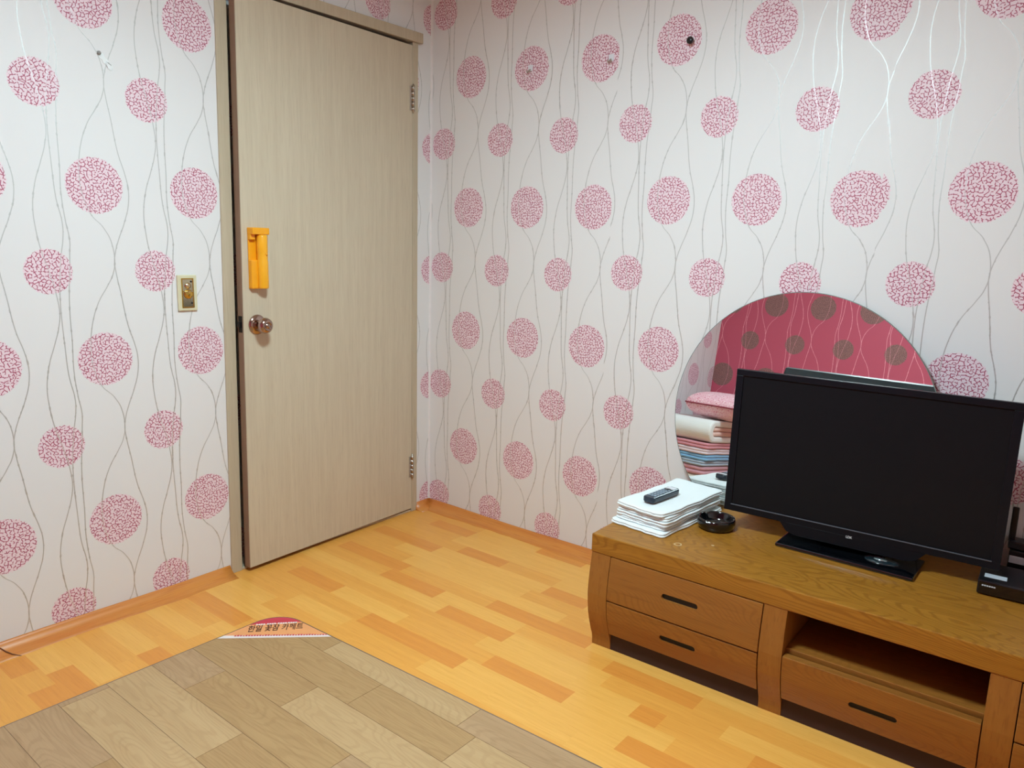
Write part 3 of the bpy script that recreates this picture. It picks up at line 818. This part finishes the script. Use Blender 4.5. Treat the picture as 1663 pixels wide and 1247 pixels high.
# ================================================================== BEDDING SEEN IN THE MIRROR
BX, BY = .215, -2.61
spec = [('folded_mattress', 'beige folded floor mattress at the bottom of the bedding pile', 'mattress', lin(214, 196, 168), .098, 1, .37, .70),
        ('folded_quilt', 'cream folded quilt just above the beige mattress', 'quilt', lin(228, 220, 206), .092, 2, .365, .69),
        ('folded_blanket', 'dusty pink folded blanket below the pale blue one', 'blanket', lin(214, 160, 172), .058, 2, .365, .68),
        ('folded_blanket', 'pale grey-blue folded blanket low in the bedding pile', 'blanket', lin(176, 190, 206), .034, 2, .36, .68),
        ('folded_blanket', 'light blue folded blanket in the middle of the bedding pile', 'blanket', lin(136, 186, 224), .040, 2, .37, .68),
        ('folded_blanket', 'pinkish white folded blanket above the light blue one', 'blanket', lin(236, 216, 220), .036, 2, .362, .68),
        ('folded_blanket', 'rose pink folded blanket under the thick white comforter', 'blanket', lin(222, 150, 160), .040, 2, .366, .68),
        ('folded_comforter', 'thick white folded comforter on top of the bedding pile', 'comforter', lin(240, 240, 236), .150, 2, .372, .69)]
z = .0008
for i, (nm, lb_, ct, col, th, k, ww, dd) in enumerate(spec):
    if nm == 'folded_comforter': break
    bm = bmesh.new()
    for q in range(k): soft_slab(bm, ww - .006 * (q % 2), dd - .006 * (q % 2), th / k - .0006, q * th / k, .03, .0009 * (i + (q + 1) / k) / 8, 40 + i, (0, 0), .003, 0.0, .0009 * (i + q / k) / 8, 8)
    o = bm_obj(nm, bm, cloth('bedding_%d' % i, col, nscale=160, bump=.6), None, True)
    z += .0022
    o.location = (BX, BY, z); o.rotation_euler = (0, 0, R([0, .6, -.5, .8, -.4, .3, -.6, .2][i])); z += th
    tag(o, lb_, ct, 'folded bedding piled by the left wall')
cf = tag(empty('folded_comforter', (BX, BY, z + .003)), spec[-1][1], 'comforter', 'folded bedding piled by the left wall')
def ucurve(y1, y0, h, n=10):
    p = [(y0, 0)] + [(y1 - h / 2 + h / 2 * math.sin(math.pi * i / n), h / 2 - h / 2 * math.cos(math.pi * i / n)) for i in range(n + 1)] + [(y0, h)]
    return p
outer = ucurve(.345, -.34, .148); inner = [(y, zz + .042) for y, zz in ucurve(.285, -.34, .064)]
prism('comforter_cover', outer + inner[::-1], -.186, .186, cloth('comforter_white', spec[-1][3], nscale=120, bump=.7), cf, 'x', .012)
bm = bmesh.new()
soft_slab(bm, .372, .60, .030, .044, .02, .001, 3, (0, -.03), .003); soft_slab(bm, .366, .60, .030, .0745, .02, .001, 4, (0, -.03), .003)
bm_obj('inner_fold', bm, cloth('comforter_lining', lin(236, 198, 186), nscale=120, bump=.6), cf, True)
z += .151
# pillow
bm = bmesh.new(); pw, pd, ph = .40, .56, .19; ol = rrect(pw, pd, .05, 8, 10); rings = []
for side in (1, -1):
    fs = [.3, .55, .75, .88, .96] if side == 1 else [.96, .88, .75, .55, .3]
    for f in fs:
        hgt = ph / 2 * (1 - f ** 3) ** .55
        rings.append([bm.verts.new((x * f * (1 - .06 * (1 - abs(2 * y / pd) ** 2) * f), y * f * (1 - .06 * (1 - abs(2 * x / pw) ** 2) * f), ph / 2 + side * hgt)) for x, y, _, _ in ol])
    if side == 1: rings.append([bm.verts.new((x * (1 - .06 * (1 - abs(2 * y / pd) ** 2)), y * (1 - .06 * (1 - abs(2 * x / pw) ** 2)), ph / 2)) for x, y, _, _ in ol])
ctop, cbot = bm.verts.new((0, 0, ph)), bm.verts.new((0, 0, 0)); n = len(ol)
for i in range(n):
    j = (i + 1) % n
    bm.faces.new((ctop, rings[0][i], rings[0][j])); bm.faces.new((cbot, rings[-1][j], rings[-1][i]))
    for a_, b_ in zip(rings, rings[1:]): bm.faces.new((a_[i], b_[i], b_[j], a_[j]))
pil = tag(empty('pillow', (.335, -2.62, z + .002)), 'pink floral pillow on top of the white comforter', 'pillow')
bm_obj('pillowcase', bm, M_pillow, pil, True)
tube('piping', [(x * (1 - .06 * (1 - abs(2 * y / pd) ** 2)), y * (1 - .06 * (1 - abs(2 * x / pw) ** 2)), ph / 2) for x, y, _, _ in ol + ol[:1]], .005, plain('piping_maroon', lin(150, 60, 74), .8), pil)

# ================================================================== CEILING LAMP (above the frame, lights the room)
lm = tag(empty('ceiling_lamp', LAMP_POS), 'square white ceiling lamp with a bright diffuser', 'lamp')
LW = .19
bm = bmesh.new()
for lo, hi in (((-LW, -LW, -.012), (LW, LW, 0)), ((-LW, -LW, -.075), (-LW + .012, LW, -.012)), ((LW - .012, -LW, -.075), (LW, LW, -.012)), ((-LW + .012, -LW, -.075), (LW - .012, -LW + .012, -.012)), ((-LW + .012, LW - .012, -.075), (LW - .012, LW, -.012))): add_box(bm, lo, hi)
bm_obj('lamp_housing', bm, M_white, lm)
g = G('lamp_diffuser'); g.set(Base_Color=(.9, .9, .9, 1), Emission_Color=LAMP_COL + (1,), Emission_Strength=LAMP_STRENGTH)
box('diffuser', (-LW + .013, -LW + .013, -.082), (LW - .013, LW - .013, -.060), g.m, lm, .004)
